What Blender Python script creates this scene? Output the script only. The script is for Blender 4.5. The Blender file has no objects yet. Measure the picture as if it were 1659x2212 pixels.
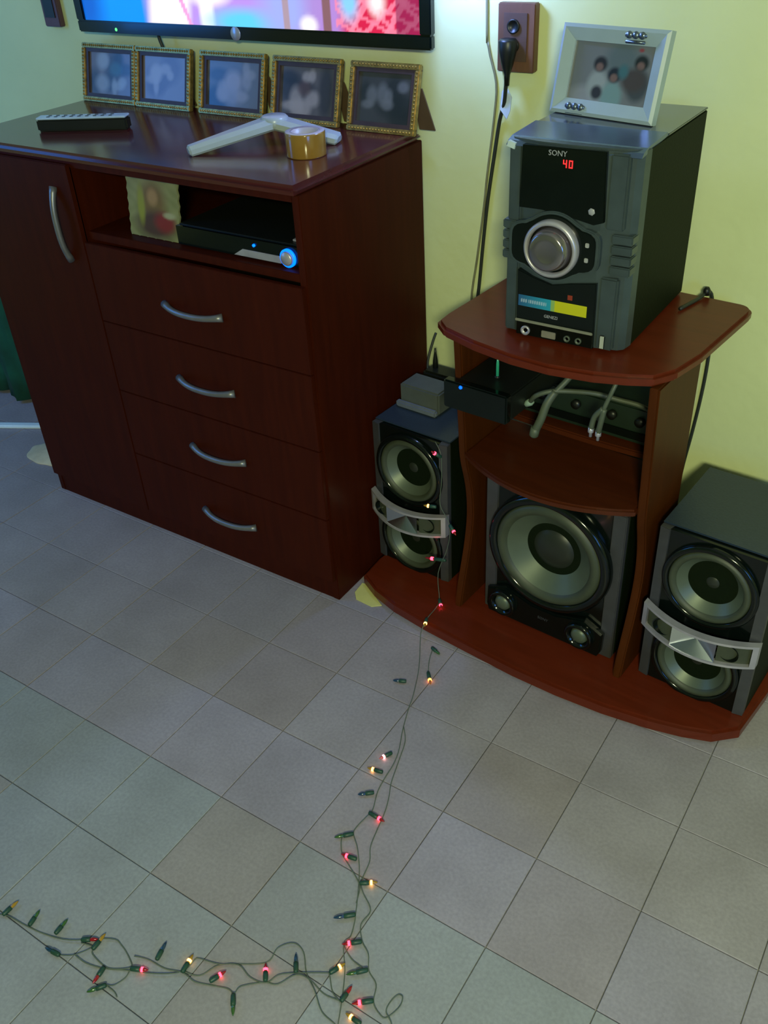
import bpy, bmesh, math, random
from mathutils import Vector, Matrix
random.seed(7)
S = bpy.context.scene
COL = S.collection

# ------------------------------------------------------------------ camera
F_PX = 1985.8
cam_d = bpy.data.cameras.new('camera')
cam_d.sensor_fit = 'HORIZONTAL'; cam_d.sensor_width = 36.0
cam_d.lens = F_PX * 36.0 / 1659.0
cam_d.clip_start = 0.02
cam = bpy.data.objects.new('camera', cam_d); COL.objects.link(cam)
def camera_rotation():
    # vanishing directions of the room's x and z axes
    def d(x, y): return Vector((x - 829.5, -(y - 1106.0), -F_PX)).normalized()
    Z = -d(1000., 3900.); X = -d(-2700., -90.)
    X = (X - Z * X.dot(Z)).normalized(); Y = Z.cross(X)
    return Matrix((X, Y, Z))
cam.matrix_world = Matrix.Translation((0, 0, 1.5)) @ camera_rotation().to_4x4()
S.camera = cam

# ------------------------------------------------------------------ world, light, exposure
w = bpy.data.worlds.new('world'); S.world = w; w.use_nodes = True
w.node_tree.nodes['Background'].inputs[0].default_value = (0.55, 0.7, 1.0, 1)
w.node_tree.nodes['Background'].inputs[1].default_value = 0.02
S.view_settings.view_transform = 'Standard'
S.view_settings.look = 'None'
S.view_settings.gamma = 1.0
S.view_settings.exposure = 0.0
S.view_settings.use_curve_mapping = False

def area(name, loc, target, size, size_y, power, color):
    l = bpy.data.lights.new(name, 'AREA'); l.shape = 'RECTANGLE'
    l.size = size; l.size_y = size_y; l.energy = power; l.color = color
    o = bpy.data.objects.new(name, l); COL.objects.link(o); o.location = loc
    o.rotation_euler = (Vector(target) - Vector(loc)).to_track_quat('-Z', 'Y').to_euler()
    return o
area('ceiling_lamp_light', (0.50, -0.85, 1.86), (-0.25, 1.2, 0.2), 0.28, 0.13, 44.0, (0.97, 1.02, 0.58))
area('blue_fill_right', (1.9, -0.7, 1.2), (0.0, 0.7, 0.0), 0.9, 1.0, 20.0, (0.10, 0.33, 1.0))  # added blue fill for the floor at right, no real window
area('blue_fill_left', (-3.1, 0.5, 1.5), (-2.3, 1.6, 0.9), 0.5, 1.2, 13.0, (0.02, 0.26, 1.0))  # added blue fill for the wall at left, no real doorway

TV_EMIT = 1.15
BULB_POWER = 6.8

# ------------------------------------------------------------------ materials
MATS = {}
def mat(name, color, rough=0.5, metal=0.0, var=0.12, scale=30.0, bump=0.0, emit=None, estr=0.0,
        coat=0.0, stretch=(1, 1, 1), spec=0.5, alpha=None, trans=0.0):
    if name in MATS: return MATS[name]
    m = bpy.data.materials.new(name); m.use_nodes = True
    nt = m.node_tree; b = nt.nodes['Principled BSDF']
    b.inputs['Roughness'].default_value = rough
    b.inputs['Metallic'].default_value = metal
    b.inputs['Specular IOR Level'].default_value = spec
    b.inputs['Coat Weight'].default_value = coat
    b.inputs['Coat Roughness'].default_value = 0.06
    b.inputs['Transmission Weight'].default_value = trans
    tc = nt.nodes.new('ShaderNodeTexCoord'); mp = nt.nodes.new('ShaderNodeMapping')
    mp.inputs['Scale'].default_value = stretch
    nt.links.new(tc.outputs['Object'], mp.inputs[0])
    n = nt.nodes.new('ShaderNodeTexNoise'); n.inputs['Scale'].default_value = scale
    n.inputs['Detail'].default_value = 5
    nt.links.new(mp.outputs[0], n.inputs['Vector'])
    r = nt.nodes.new('ShaderNodeValToRGB')
    r.color_ramp.elements[0].position = 0.3; r.color_ramp.elements[1].position = 0.7
    r.color_ramp.elements[0].color = tuple(c * (1 - var) for c in color) + (1,)
    r.color_ramp.elements[1].color = tuple(min(1, c * (1 + var)) for c in color) + (1,)
    nt.links.new(n.outputs['Fac'], r.inputs[0]); nt.links.new(r.outputs[0], b.inputs['Base Color'])
    if bump:
        bp = nt.nodes.new('ShaderNodeBump'); bp.inputs['Strength'].default_value = bump
        bp.inputs['Distance'].default_value = 0.002
        nt.links.new(n.outputs['Fac'], bp.inputs['Height']); nt.links.new(bp.outputs[0], b.inputs['Normal'])
    if emit:
        b.inputs['Emission Color'].default_value = tuple(emit) + (1,)
        b.inputs['Emission Strength'].default_value = estr
    MATS[name] = m
    return m

def print_mat(name, emis=0.0, rough=0.35, coat=0.0):
    m = bpy.data.materials.new(name); m.use_nodes = True
    nt = m.node_tree; b = nt.nodes['Principled BSDF']
    a = nt.nodes.new('ShaderNodeVertexColor'); a.layer_name = 'Col'
    b.inputs['Roughness'].default_value = rough; b.inputs['Coat Weight'].default_value = coat
    if emis:
        b.inputs['Base Color'].default_value = (0.01, 0.01, 0.01, 1)
        nt.links.new(a.outputs['Color'], b.inputs['Emission Color'])
        b.inputs['Emission Strength'].default_value = emis
    else:
        nt.links.new(a.outputs['Color'], b.inputs['Base Color'])
    return m

def wall_mat():
    m = bpy.data.materials.new('yellow_plaster'); m.use_nodes = True
    nt = m.node_tree; b = nt.nodes['Principled BSDF']; b.inputs['Roughness'].default_value = 0.7
    b.inputs['Specular IOR Level'].default_value = 0.3
    tc = nt.nodes.new('ShaderNodeTexCoord')
    n = nt.nodes.new('ShaderNodeTexNoise'); n.inputs['Scale'].default_value = 3.5; n.inputs['Detail'].default_value = 8
    n2 = nt.nodes.new('ShaderNodeTexNoise'); n2.inputs['Scale'].default_value = 45; n2.inputs['Detail'].default_value = 6
    for x in (n, n2): nt.links.new(tc.outputs['Object'], x.inputs['Vector'])
    r = nt.nodes.new('ShaderNodeValToRGB')
    r.color_ramp.elements[0].position = 0.3; r.color_ramp.elements[1].position = 0.7
    r.color_ramp.elements[0].color = (0.64, 0.70, 0.36, 1); r.color_ramp.elements[1].color = (0.71, 0.77, 0.41, 1)
    nt.links.new(n.outputs['Fac'], r.inputs[0]); nt.links.new(r.outputs[0], b.inputs['Base Color'])
    bp = nt.nodes.new('ShaderNodeBump'); bp.inputs['Strength'].default_value = 0.25; bp.inputs['Distance'].default_value = 0.004
    nt.links.new(n2.outputs['Fac'], bp.inputs['Height']); nt.links.new(bp.outputs[0], b.inputs['Normal'])
    return m

def tile_mat():
    m = bpy.data.materials.new('terrazzo_tile'); m.use_nodes = True
    nt = m.node_tree; b = nt.nodes['Principled BSDF']
    b.inputs['Roughness'].default_value = 0.42; b.inputs['Specular IOR Level'].default_value = 0.4
    tc = nt.nodes.new('ShaderNodeTexCoord'); oi = nt.nodes.new('ShaderNodeObjectInfo')
    geo = nt.nodes.new('ShaderNodeNewGeometry')
    n = nt.nodes.new('ShaderNodeTexNoise'); n.inputs['Scale'].default_value = 160; n.inputs['Detail'].default_value = 3
    n2 = nt.nodes.new('ShaderNodeTexNoise'); n2.inputs['Scale'].default_value = 7; n2.inputs['Detail'].default_value = 6
    for x in (n, n2): nt.links.new(geo.outputs['Position'], x.inputs['Vector'])
    r = nt.nodes.new('ShaderNodeValToRGB')
    r.color_ramp.elements[0].position = 0.32; r.color_ramp.elements[1].position = 0.68
    r.color_ramp.elements[0].color = (0.90, 0.90, 0.90, 1); r.color_ramp.elements[1].color = (1.07, 1.07, 1.07, 1)
    nt.links.new(n.outputs['Fac'], r.inputs[0])
    r2 = nt.nodes.new('ShaderNodeValToRGB')
    r2.color_ramp.elements[0].position = 0.3; r2.color_ramp.elements[1].position = 0.7
    r2.color_ramp.elements[0].color = (0.88, 0.87, 0.86, 1); r2.color_ramp.elements[1].color = (1.06, 1.06, 1.06, 1)
    nt.links.new(n2.outputs['Fac'], r2.inputs[0])
    m1 = nt.nodes.new('ShaderNodeMix'); m1.data_type = 'RGBA'; m1.blend_type = 'MULTIPLY'; m1.inputs[0].default_value = 1
    nt.links.new(oi.outputs['Color'], m1.inputs[6]); nt.links.new(r.outputs[0], m1.inputs[7])
    m2 = nt.nodes.new('ShaderNodeMix'); m2.data_type = 'RGBA'; m2.blend_type = 'MULTIPLY'; m2.inputs[0].default_value = 1
    nt.links.new(m1.outputs[2], m2.inputs[6]); nt.links.new(r2.outputs[0], m2.inputs[7])
    nt.links.new(m2.outputs[2], b.inputs['Base Color'])
    return m

def wood(name, c0, c1, rough=0.25, coat=0.5, direction='x', spec=.5):
    m = bpy.data.materials.new(name); m.use_nodes = True
    nt = m.node_tree; b = nt.nodes['Principled BSDF']
    b.inputs['Roughness'].default_value = rough; b.inputs['Coat Weight'].default_value = coat
    b.inputs['Coat Roughness'].default_value = 0.12; b.inputs['Specular IOR Level'].default_value = spec
    tc = nt.nodes.new('ShaderNodeTexCoord'); mp = nt.nodes.new('ShaderNodeMapping')
    sc = {'x': (1.2, 14, 14), 'z': (14, 14, 1.2)}[direction]
    mp.inputs['Scale'].default_value = sc
    nt.links.new(tc.outputs['Object'], mp.inputs[0])
    n = nt.nodes.new('ShaderNodeTexNoise'); n.inputs['Scale'].default_value = 4; n.inputs['Detail'].default_value = 8
    n.inputs['Distortion'].default_value = 0.6
    nt.links.new(mp.outputs[0], n.inputs['Vector'])
    r = nt.nodes.new('ShaderNodeValToRGB')
    r.color_ramp.elements[0].position = 0.35; r.color_ramp.elements[1].position = 0.68
    r.color_ramp.elements[0].color = tuple(c0) + (1,); r.color_ramp.elements[1].color = tuple(c1) + (1,)
    nt.links.new(n.outputs['Fac'], r.inputs[0]); nt.links.new(r.outputs[0], b.inputs['Base Color'])
    return m

M_wall = wall_mat(); M_tile = tile_mat()
M_grout = mat('grout', (0.27, 0.265, 0.26), 0.9, scale=60)
M_ceil = mat('ceiling_paint', (0.6, 0.6, 0.55), 0.9)
M_dres = wood('mahogany_dresser', (0.038, 0.0052, 0.0012), (0.050, 0.0068, 0.0015), 0.5, 0.0, 'z', .09)
M_dtop = wood('mahogany_dresser_top', (0.066, 0.010, 0.012), (0.082, 0.013, 0.015), 0.22, 0.60, 'x', .3)
M_din = mat('dresser_inside', (0.018, 0.010, 0.005), 0.7)
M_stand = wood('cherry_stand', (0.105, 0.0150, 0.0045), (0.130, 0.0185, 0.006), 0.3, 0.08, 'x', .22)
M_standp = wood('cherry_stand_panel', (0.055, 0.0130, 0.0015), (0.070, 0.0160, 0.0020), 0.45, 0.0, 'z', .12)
M_shelf = wood('cherry_shelf_shaded', (0.060, 0.0120, 0.003), (0.075, 0.0150, 0.0035), 0.35, 0.1, 'x', .2)  # darker cherry: shade inside the stand is put into the colour
M_black = mat('black_plastic', (0.007, 0.009, 0.007), 0.4)
M_bgloss = mat('glossy_black', (0.0025, 0.005, 0.004), 0.14, coat=0.15, spec=.35)
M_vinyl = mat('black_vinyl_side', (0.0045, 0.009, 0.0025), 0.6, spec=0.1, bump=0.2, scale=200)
M_vtop = mat('blue_lit_vinyl_top', (0.022, 0.036, 0.060), 0.28, bump=0.1, scale=200)  # blue light from above is put into the colour of the tops
M_dgrey = mat('gunmetal_plastic', (0.062, 0.085, 0.090), 0.38, metal=0.35)
M_sgrey = mat('grey_speaker_trim', (0.055, 0.056, 0.062), 0.45, metal=0.2)
M_silver = mat('silver_plastic', (0.46, 0.44, 0.49), 0.35, metal=0.45)
M_chrome = mat('chrome', (0.50, 0.56, 0.62), 0.22, metal=1.0, var=0.03)
M_handle = mat('brushed_handle', (0.20, 0.20, 0.21), 0.38, metal=0.55)
M_cone = mat('grey_cone', (0.10, 0.125, 0.085), 0.42, metal=0.25, var=0.05)
M_coned = mat('dark_cone_cap', (0.017, 0.021, 0.014), 0.4)
M_surr = mat('cone_surround', (0.045, 0.055, 0.032), 0.5)
M_gold = mat('gilt', (0.34, 0.23, 0.06), 0.34, metal=0.6, var=0.35, scale=120)
M_goldd = mat('gilt_dark', (0.060, 0.034, 0.028), 0.5, metal=0.3)
M_prop = mat('brown_card', (0.10, 0.06, 0.03), 0.7)
M_white = mat('white_plastic', (0.36, 0.43, 0.46), 0.28, var=0.03)
M_wframe = mat('white_frame', (0.34, 0.43, 0.45), 0.3, var=0.03)
M_wire = mat('dark_green_wire', (0.10, 0.13, 0.095), 0.6)
M_sock = mat('green_socket', (0.014, 0.058, 0.036), 0.45)
M_cord = mat('black_cord', (0.02, 0.025, 0.02), 0.5)
M_gcord = mat('grey_cord', (0.20, 0.20, 0.11), 0.6)
M_cable = mat('grey_cable', (0.075, 0.092, 0.060), 0.5)
M_plate = mat('wooden_outlet_board', (0.14, 0.065, 0.04), 0.5, var=0.25, scale=8, stretch=(6, 1, 1))
M_tape = mat('amber_tape', (0.27, 0.145, 0.025), 0.18, coat=0.6, var=0.08)
M_tapet = mat('tape_roll_top', (0.42, 0.40, 0.42), 0.35)
M_cloth = mat('dark_green_cloth', (0.004, 0.075, 0.040), 0.9, var=0.45, scale=9)
M_paper = mat('yellow_paper', (0.62, 0.60, 0.20), 0.8, var=0.05)
M_cream = mat('cream_cloth', (0.58, 0.50, 0.34), 0.9, var=0.12)
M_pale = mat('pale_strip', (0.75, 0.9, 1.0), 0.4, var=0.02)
M_grey = mat('grey_box_plastic', (0.085, 0.10, 0.10), 0.5)
M_greyl = mat('light_grey_lip', (0.13, 0.155, 0.20), 0.45)

# ------------------------------------------------------------------ mesh helpers
def new_obj(name, bm, m, parent=None, smooth=False, mats=None):
    me = bpy.data.meshes.new(name); bm.normal_update(); bm.to_mesh(me); bm.free()
    for x in (mats or [m]): me.materials.append(x)
    if smooth:
        for p in me.polygons: p.use_smooth = True
    o = bpy.data.objects.new(name, me); COL.objects.link(o)
    if parent: o.parent = parent
    return o
def thing(name, label, cat, loc=(0, 0, 0), rz=0.0, group=None):
    o = bpy.data.objects.new(name, None); COL.objects.link(o)
    o.empty_display_size = 0.05
    o.location = loc; o.rotation_euler = (0, 0, rz); o['label'] = label; o['category'] = cat
    if group: o['group'] = group
    return o
def tag(o, label, cat, group=None):
    o['label'] = label; o['category'] = cat
    if group: o['group'] = group
    return o
def struct(o, label=None):
    o['kind'] = 'structure'
    if label: o['label'] = label
    return o

def b_box(bm, x0, x1, y0, y1, z0, z1, bev=0.0, seg=2, mi=0):
    r = bmesh.ops.create_cube(bm, size=1.0)
    vs = r['verts']
    for v in vs:
        v.co = Vector((x0 + (v.co.x + .5) * (x1 - x0), y0 + (v.co.y + .5) * (y1 - y0), z0 + (v.co.z + .5) * (z1 - z0)))
    fs = set(f for v in vs for f in v.link_faces)
    if bev > 0:
        es = list(set(e for v in vs for e in v.link_edges))
        rr = bmesh.ops.bevel(bm, geom=es, offset=bev, segments=seg, affect='EDGES', clamp_overlap=True)
        fs = set(rr['faces']) | set(f for f in fs if f.is_valid)
    if mi:
        for f in fs:
            if f.is_valid: f.material_index = mi
def box(name, dims, m, parent=None, bev=0.0, seg=2):
    bm = bmesh.new(); b_box(bm, *dims, bev=bev, seg=seg)
    return new_obj(name, bm, m, parent)
def b_prism(bm, poly, lo, hi, axis='z', bev=0.0):
    """poly: 2D outline; axis: extrusion axis ('z': poly=(x,y); 'y': poly=(x,z); 'x': poly=(y,z))"""
    def P(p, t):
        return {'z': (p[0], p[1], t), 'y': (p[0], t, p[1]), 'x': (t, p[0], p[1])}[axis]
    a = [bm.verts.new(P(p, lo)) for p in poly]; b = [bm.verts.new(P(p, hi)) for p in poly]
    n = len(poly)
    fs = [bm.faces.new(a), bm.faces.new(b[::-1])]
    for i in range(n): fs.append(bm.faces.new((a[i], b[i], b[(i + 1) % n], a[(i + 1) % n])))
    bmesh.ops.recalc_face_normals(bm, faces=fs)
    if bev > 0:
        es = [e for f in fs[:2] for e in f.edges]
        bmesh.ops.bevel(bm, geom=list(set(es)), offset=bev, segments=2, affect='EDGES', clamp_overlap=True)
def prism(name, poly, lo, hi, m, parent=None, axis='z', bev=0.0):
    bm = bmesh.new(); b_prism(bm, poly, lo, hi, axis, bev)
    return new_obj(name, bm, m, parent)
def b_lathe(bm, prof, center, axis=(0, 0, 1), seg=40, caps=(True, True)):
    """prof: list of (radius, t along axis)"""
    ax = Vector(axis).normalized(); c = Vector(center)
    u = ax.orthogonal().normalized(); v = ax.cross(u)
    rings = []
    for r, t in prof:
        if r < 1e-6: rings.append([bm.verts.new(c + ax * t)])
        else: rings.append([bm.verts.new(c + ax * t + (u * math.cos(2 * math.pi * k / seg) + v * math.sin(2 * math.pi * k / seg)) * r) for k in range(seg)])
    fs = []
    for a, b in zip(rings, rings[1:]):
        for k in range(seg):
            k2 = (k + 1) % seg
            if len(a) == 1 and len(b) == 1: continue
            if len(a) == 1: fs.append(bm.faces.new((a[0], b[k], b[k2])))
            elif len(b) == 1: fs.append(bm.faces.new((a[k], b[0], a[k2])))
            else: fs.append(bm.faces.new((a[k], b[k], b[k2], a[k2])))
    if caps[0] and len(rings[0]) > 1: fs.append(bm.faces.new(rings[0]))
    if caps[1] and len(rings[-1]) > 1: fs.append(bm.faces.new(rings[-1]))
    bmesh.ops.recalc_face_normals(bm, faces=fs)
def lathe(name, prof, center, m, parent=None, axis=(0, 0, 1), seg=40, caps=(True, True), smooth=True):
    bm = bmesh.new(); b_lathe(bm, prof, center, axis, seg, caps)
    return new_obj(name, bm, m, parent, smooth)
def smooth_path(pts, n=4):
    P = [Vector(p) for p in pts]; out = []
    for i in range(len(P) - 1):
        p0 = P[max(i - 1, 0)]; p1 = P[i]; p2 = P[i + 1]; p3 = P[min(i + 2, len(P) - 1)]
        for k in range(n):
            t = k / n
            out.append(0.5 * ((2 * p1) + (p2 - p0) * t + (2 * p0 - 5 * p1 + 4 * p2 - p3) * t * t + (-p0 + 3 * p1 - 3 * p2 + p3) * t ** 3))
    out.append(P[-1]); return out
def b_tube(bm, pts, r, seg=6, n=4, radii=None):
    P = smooth_path(pts, n) if n > 1 else [Vector(p) for p in pts]
    rings = []
    N = len(P)
    ref = None
    for i, p in enumerate(P):
        d = (P[min(i + 1, N - 1)] - P[max(i - 1, 0)])
        if d.length < 1e-9: d = Vector((0, 0, 1))
        d.normalize()
        if ref is None: ref = d.orthogonal().normalized()
        u = (ref - d * ref.dot(d))
        u = u.normalized() if u.length > 1e-6 else d.orthogonal().normalized()
        ref = u; v = d.cross(u)
        rr = r if radii is None else radii(i / (N - 1))
        rings.append([bm.verts.new(p + (u * math.cos(2 * math.pi * k / seg) + v * math.sin(2 * math.pi * k / seg)) * rr) for k in range(seg)])
    for a, b in zip(rings, rings[1:]):
        for k in range(seg): bm.faces.new((a[k], a[(k + 1) % seg], b[(k + 1) % seg], b[k]))
    bm.faces.new(rings[0][::-1]); bm.faces.new(rings[-1])
def tube(name, pts, r, m, parent=None, seg=6, n=4, radii=None):
    bm = bmesh.new(); b_tube(bm, pts, r, seg, n, radii)
    return new_obj(name, bm, m, parent, True)
def print_panel(name, w, h, nx, ny, func, m, parent, origin=(0, 0, 0), thick=0.001):
    """flat printed/emissive sheet in local xz, facing -y; func(s,t)->rgb, s,t in 0..1"""
    bm = bmesh.new(); lay = bm.verts.layers.float_color.new('Col')
    g = []
    for j in range(ny + 1):
        row = []
        for i in range(nx + 1):
            v = bm.verts.new((origin[0] + w * i / nx, origin[1], origin[2] + h * j / ny))
            c = func(i / nx, j / ny); v[lay] = (c[0], c[1], c[2], 1); row.append(v)
        g.append(row)
    for j in range(ny):
        for i in range(nx): bm.faces.new((g[j][i], g[j][i + 1], g[j + 1][i + 1], g[j + 1][i]))
    return new_obj(name, bm, m, parent)
def text_mesh(name, s, size, m, parent, loc, rot, depth=0.0004):
    cu = bpy.data.curves.new(name, 'FONT'); cu.body = s; cu.size = size; cu.extrude = depth
    cu.align_x = 'CENTER'; cu.align_y = 'CENTER'; cu.resolution_u = 2
    tmp = bpy.data.objects.new('tmp', cu); COL.objects.link(tmp)
    dg = bpy.context.evaluated_depsgraph_get()
    me = bpy.data.meshes.new_from_object(tmp.evaluated_get(dg)); me.name = name
    bpy.data.objects.remove(tmp)
    me.materials.clear(); me.materials.append(m)
    o = bpy.data.objects.new(name, me); COL.objects.link(o); o.parent = parent
    o.location = loc; o.rotation_euler = rot
    return o
def mixc(a, b, t): return tuple(x + (y - x) * t for x, y in zip(a, b))
def blob(s, t, cx, cy, rx, ry, soft=0.35):
    d = math.sqrt(((s - cx) / rx) ** 2 + ((t - cy) / ry) ** 2)
    return max(0.0, min(1.0, (1 + soft - d) / (2 * soft)))

# ------------------------------------------------------------------ room shell
YW = 1.83
P = 0.197; X0T = -0.5745; Y0T = 0.7535        # tile pitch and one joint crossing
bm = bmesh.new(); b_box(bm, -3.4, 2.2, -2.2, YW + 0.1, -0.10, -0.004)
floor = struct(new_obj('floor', bm, M_grout), 'grey terrazzo tile floor')
def tile_mesh(w, seed):
    rnd = random.Random(seed); g = 0.0008
    bm = bmesh.new(); h = w / 2 - g; b_box(bm, -h, h, -h, h, -0.012, 0.0, bev=0.0009, seg=1)
    for v in bm.verts: v.co.z += 0.0
    me = bpy.data.meshes.new('tile'); bm.to_mesh(me); bm.free(); me.materials.append(M_tile); return me
tile_me = tile_mesh(P, 1)
warm = {(-2, -1): 1, (-3, 1): 1, (-1, 0): .5, (-2, 2): .6, (0, 1): .8, (1, 0): .55, (0, 2): .4, (-5, -2): .8, (-1, -2): .8, (-4, 1): .8, (2, 0): -.2, (-3, 2): .9, (-6, 0): .5, (-1, -1): .35}
tint_rnd = random.Random(11)
vis = []
for i in range(-13, 7):
    for j in range(-3, 6):
        vis.append((i, j))
for i, j in vis:
    o = bpy.data.objects.new('tile', tile_me); COL.objects.link(o); o.parent = floor
    o.location = (X0T + (i + .5) * P, Y0T + (j + .5) * P, tint_rnd.uniform(-0.0004, 0.0004))
    o.rotation_euler = (tint_rnd.uniform(-.0015, .0015), tint_rnd.uniform(-.0015, .0015), tint_rnd.uniform(-.0015, .0015))
    wv = warm.get((i, j), 0.0) * .62 + tint_rnd.uniform(-.05, .05)
    base = (0.325, 0.305, 0.365); wc = (0.300, 0.250, 0.245)
    if j < 0: base = (0.305, 0.318, 0.350)  # row tints put the coloured light on the floor into the tiles
    elif j == 0: base = (0.330, 0.300, 0.362)
    else: base = (0.325, 0.292, 0.325)
    c = mixc(base, wc, wv); k = tint_rnd.uniform(.96, 1.04)
    o.color = (c[0] * k, c[1] * k, c[2] * k, 1)
bm = bmesh.new()
vset = set(vis)
for i in range(-15, 14):
    for j in range(-15, 6):
        if (i, j) in vset: continue
        x = X0T + (i + .5) * P; y = Y0T + (j + .5) * P; h = P / 2 - .0011
        if x + h > 2.2 or x - h < -3.4 or y - h < -2.2: continue
        b_box(bm, x - h, x + h, y - h, y + h, -0.012, 0.0)
o = new_obj('tile', bm, M_tile, floor); o['kind'] = 'stuff'; o.color = (0.305, 0.318, 0.350, 1)

def wallbox(name, d, m=M_wall, label=None): return struct(box(name, d, m), label)
wallbox('wall_back', (-3.4, 2.2, YW, YW + .1, -.1, 2.6), label='yellow plaster wall behind the furniture')
wallbox('wall_left', (-3.5, -3.4, -2.2, YW + .1, -.1, 2.6))
wallbox('wall_right', (2.2, 2.3, -2.2, YW + .1, -.1, 2.6))
wallbox('wall_front', (-3.4, 2.2, -2.3, -2.2, -.1, 2.6))
wallbox('ceiling', (-3.4, 2.2, -2.2, YW, 2.6, 2.7), M_ceil)

# ------------------------------------------------------------------ dresser
DX0, DX1, DYF, DYB, DZ = -2.14, -1.108, 1.351, 1.80, 1.015
dr = thing('dresser', 'tall dark mahogany dresser with four drawers, a left door and an open niche', 'dresser', ((DX0 + DX1) / 2, 1.57, 0))
def dl(x0, x1, y0, y1, z0, z1):
    ox, oy = dr.location.x, dr.location.y
    return (x0 - ox, x1 - ox, y0 - oy, y1 - oy, z0, z1)
TH = 0.018
box('top_board', dl(DX0 - .004, DX1 + .002, DYF - .010, DYB, DZ - .020, DZ), M_dtop, dr, bev=.0095, seg=10)
box('side_panel', dl(DX1 - TH, DX1, DYF + .004, DYB, 0, DZ - .0205), M_dres, dr, bev=.0015)
box('side_panel', dl(DX0, DX0 + TH, DYF + .004, DYB, 0, DZ - .0205), M_dres, dr, bev=.0015)
box('back_panel', dl(DX0 + TH, DX1 - TH, DYB - .006, DYB, .02, DZ - .0205), M_din, dr)
DV = -1.745
box('divider', dl(DV - TH / 2, DV + TH / 2, DYF + .012, DYB - .007, .05, DZ - .0205), M_dres, dr)
box('niche_shelf', dl(DV + TH / 2, DX1 - TH, DYF + .006, DYB - .007, .822, .840), M_dres, dr, bev=.001)
box('top_rail', dl(DX0 + TH, DX1 - TH, DYF + .004, DYF + .020, DZ - .034, DZ - .0205), M_dres, dr)
box('plinth', dl(DX0 + TH, DX1 - TH, DYF + .006, DYF + .022, 0, .058), M_dres, dr)
def bow_handle(parent, c, length, vertical=False):
    """arched bar handle; c in parent coords = middle of the mounting line on the face"""
    pts = []
    n = 14
    for k in range(n + 1):
        s = -1 + 2 * k / n
        out = 0.020 * (1 - abs(s) ** 2.6) + 0.002
        sag = -0.0055 * (1 - s * s)
        if vertical: pts.append((c[0] - sag * .8, c[1] - out, c[2] + s * length / 2))
        else: pts.append((c[0] + s * length / 2, c[1] - out, c[2] + sag))
    h = tube('handle', pts, .006, M_handle, parent, seg=10, n=1,
             radii=lambda t: .0070 + .0026 * abs(2 * t - 1) ** 6)
    h['label'] = 'arched grey metal handle'
    return h
edges = [.062, .250, .4375, .625, .818]
hz = [.150, .342, .528, .712]
hx = -1.426
for i in range(4):
    d = box('drawer', dl(DV + TH / 2 - .006, DX1 - .004, DYF - .008, DYF + .0035, edges[i] + .0010, edges[i + 1] - .0010), M_dres, dr, bev=.0012)
    bow_handle(d, (hx - dr.location.x, DYF - .008 - dr.location.y, hz[i]), .172)
d = box('door', dl(DX0 + .002, DV + TH / 2 - .008, DYF - .008, DYF + .0035, .062, DZ - .026), M_dres, dr, bev=.002)
bow_handle(d, (-1.80 - dr.location.x, DYF - .008 - dr.location.y, .852), .168, True)

# things inside the niche
dvd = thing('dvd_player', 'slim black disc player with blue lit ring in dresser niche', 'player', (-1.305, 1.50, .8402))
box('case', (-.165, .165, -.115, .13, .003, .046), M_black, dvd, bev=.002)
prism('front_panel', [(-.165, .004), (.165, .004), (.165, .044), (-.165, .044)], -.1235, -.115, M_bgloss, dvd, 'y')
prism('silver_trim', [(-.005, .006), (.120, .006), (.128, .021), (.02, .021)], -.1265, -.1237, M_silver, dvd, 'y', bev=.0008)
lathe('knob', [(.0, .012), (.0125, .012), (.0145, .009), (.0145, 0)], (.1405, -.124, .021), M_silver, dvd, (0, -1, 0), 28, (False, True))
M_blue = mat('blue_led', (0.0, 0.1, 0.6), 0.4, emit=(0.0, 0.13, 1.0), estr=2.6)
bm = bmesh.new()
b_lathe(bm, [(.0150, .001), (.0150, .006), (.0188, .006), (.0188, .001)], (.1405, -.124, .021), (0, -1, 0), 28, (False, False))
ring = new_obj('light_ring', bm, M_blue, dvd, True)
lathe('indicator_light', [(0, .004), (.0032, .003), (.0032, 0)], (.052, -.124, .033), M_blue, dvd, (0, -1, 0), 12)
for sx in (-.14, .14):
    for sy in (-.09, .10): lathe('foot', [(.010, -.003), (.010, .003)], (sx, sy, .003), M_black, dvd, seg=12)
sil = tag(box('silver_card', (-.016, .016, -.03, .03, 0, .004), M_silver, None, bev=.001), 'small silver box on the disc player at niche corner', 'box')
sil.location = (-1.155, 1.43, .8862)
sil.name = 'silver_box'

def card_print(s, t):
    c = (0.19, 0.19, 0.055)
    n = 0.5 + 0.5 * math.sin(s * 17 + math.sin(t * 9) * 2) * math.sin(t * 21 + s * 5)
    c = mixc(c, (0.32, 0.31, 0.13), n * .5)
    c = mixc(c, (0.17, 0.10, 0.02), blob(s, t, .50, .60, .26, .30))
    c = mixc(c, (0.07, 0.030, 0.015), blob(s, t, .52, .22, .38, .22))
    c = mixc(c, (0.20, 0.014, 0.008), blob(s, t, .72, .28, .20, .16))
    c = mixc(c, (0.33, 0.19, 0.07), blob(s, t, .50, .66, .10, .13))
    c = mixc(c, (0.25, 0.25, 0.02), blob(s, t, .26, .52, .07, .30))
    c = mixc(c, (0.34, 0.33, 0.18), blob(s, t, .82, .40, .12, .05))
    return c
M_print = print_mat('printed_paper'); M_photo = print_mat('glazed_photo', rough=.25, coat=.12)
pc = thing('picture_card', 'small ornate picture card with scalloped edge in dresser niche', 'card', (-1.625, 1.385, .8402))
pc.rotation_euler = (math.radians(-8), 0, 0)
pol = [(0, 0)]
for k in range(1, 12): pol.append((.150 * k / 12, (.003 if k % 2 else -.0)))
for k in range(0, 12): pol.append((.150 + (.003 if k % 2 else 0), .133 * k / 12))
for k in range(12, -1, -1): pol.append((.150 * k / 12, .133 + (.003 if k % 2 else 0)))
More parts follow.
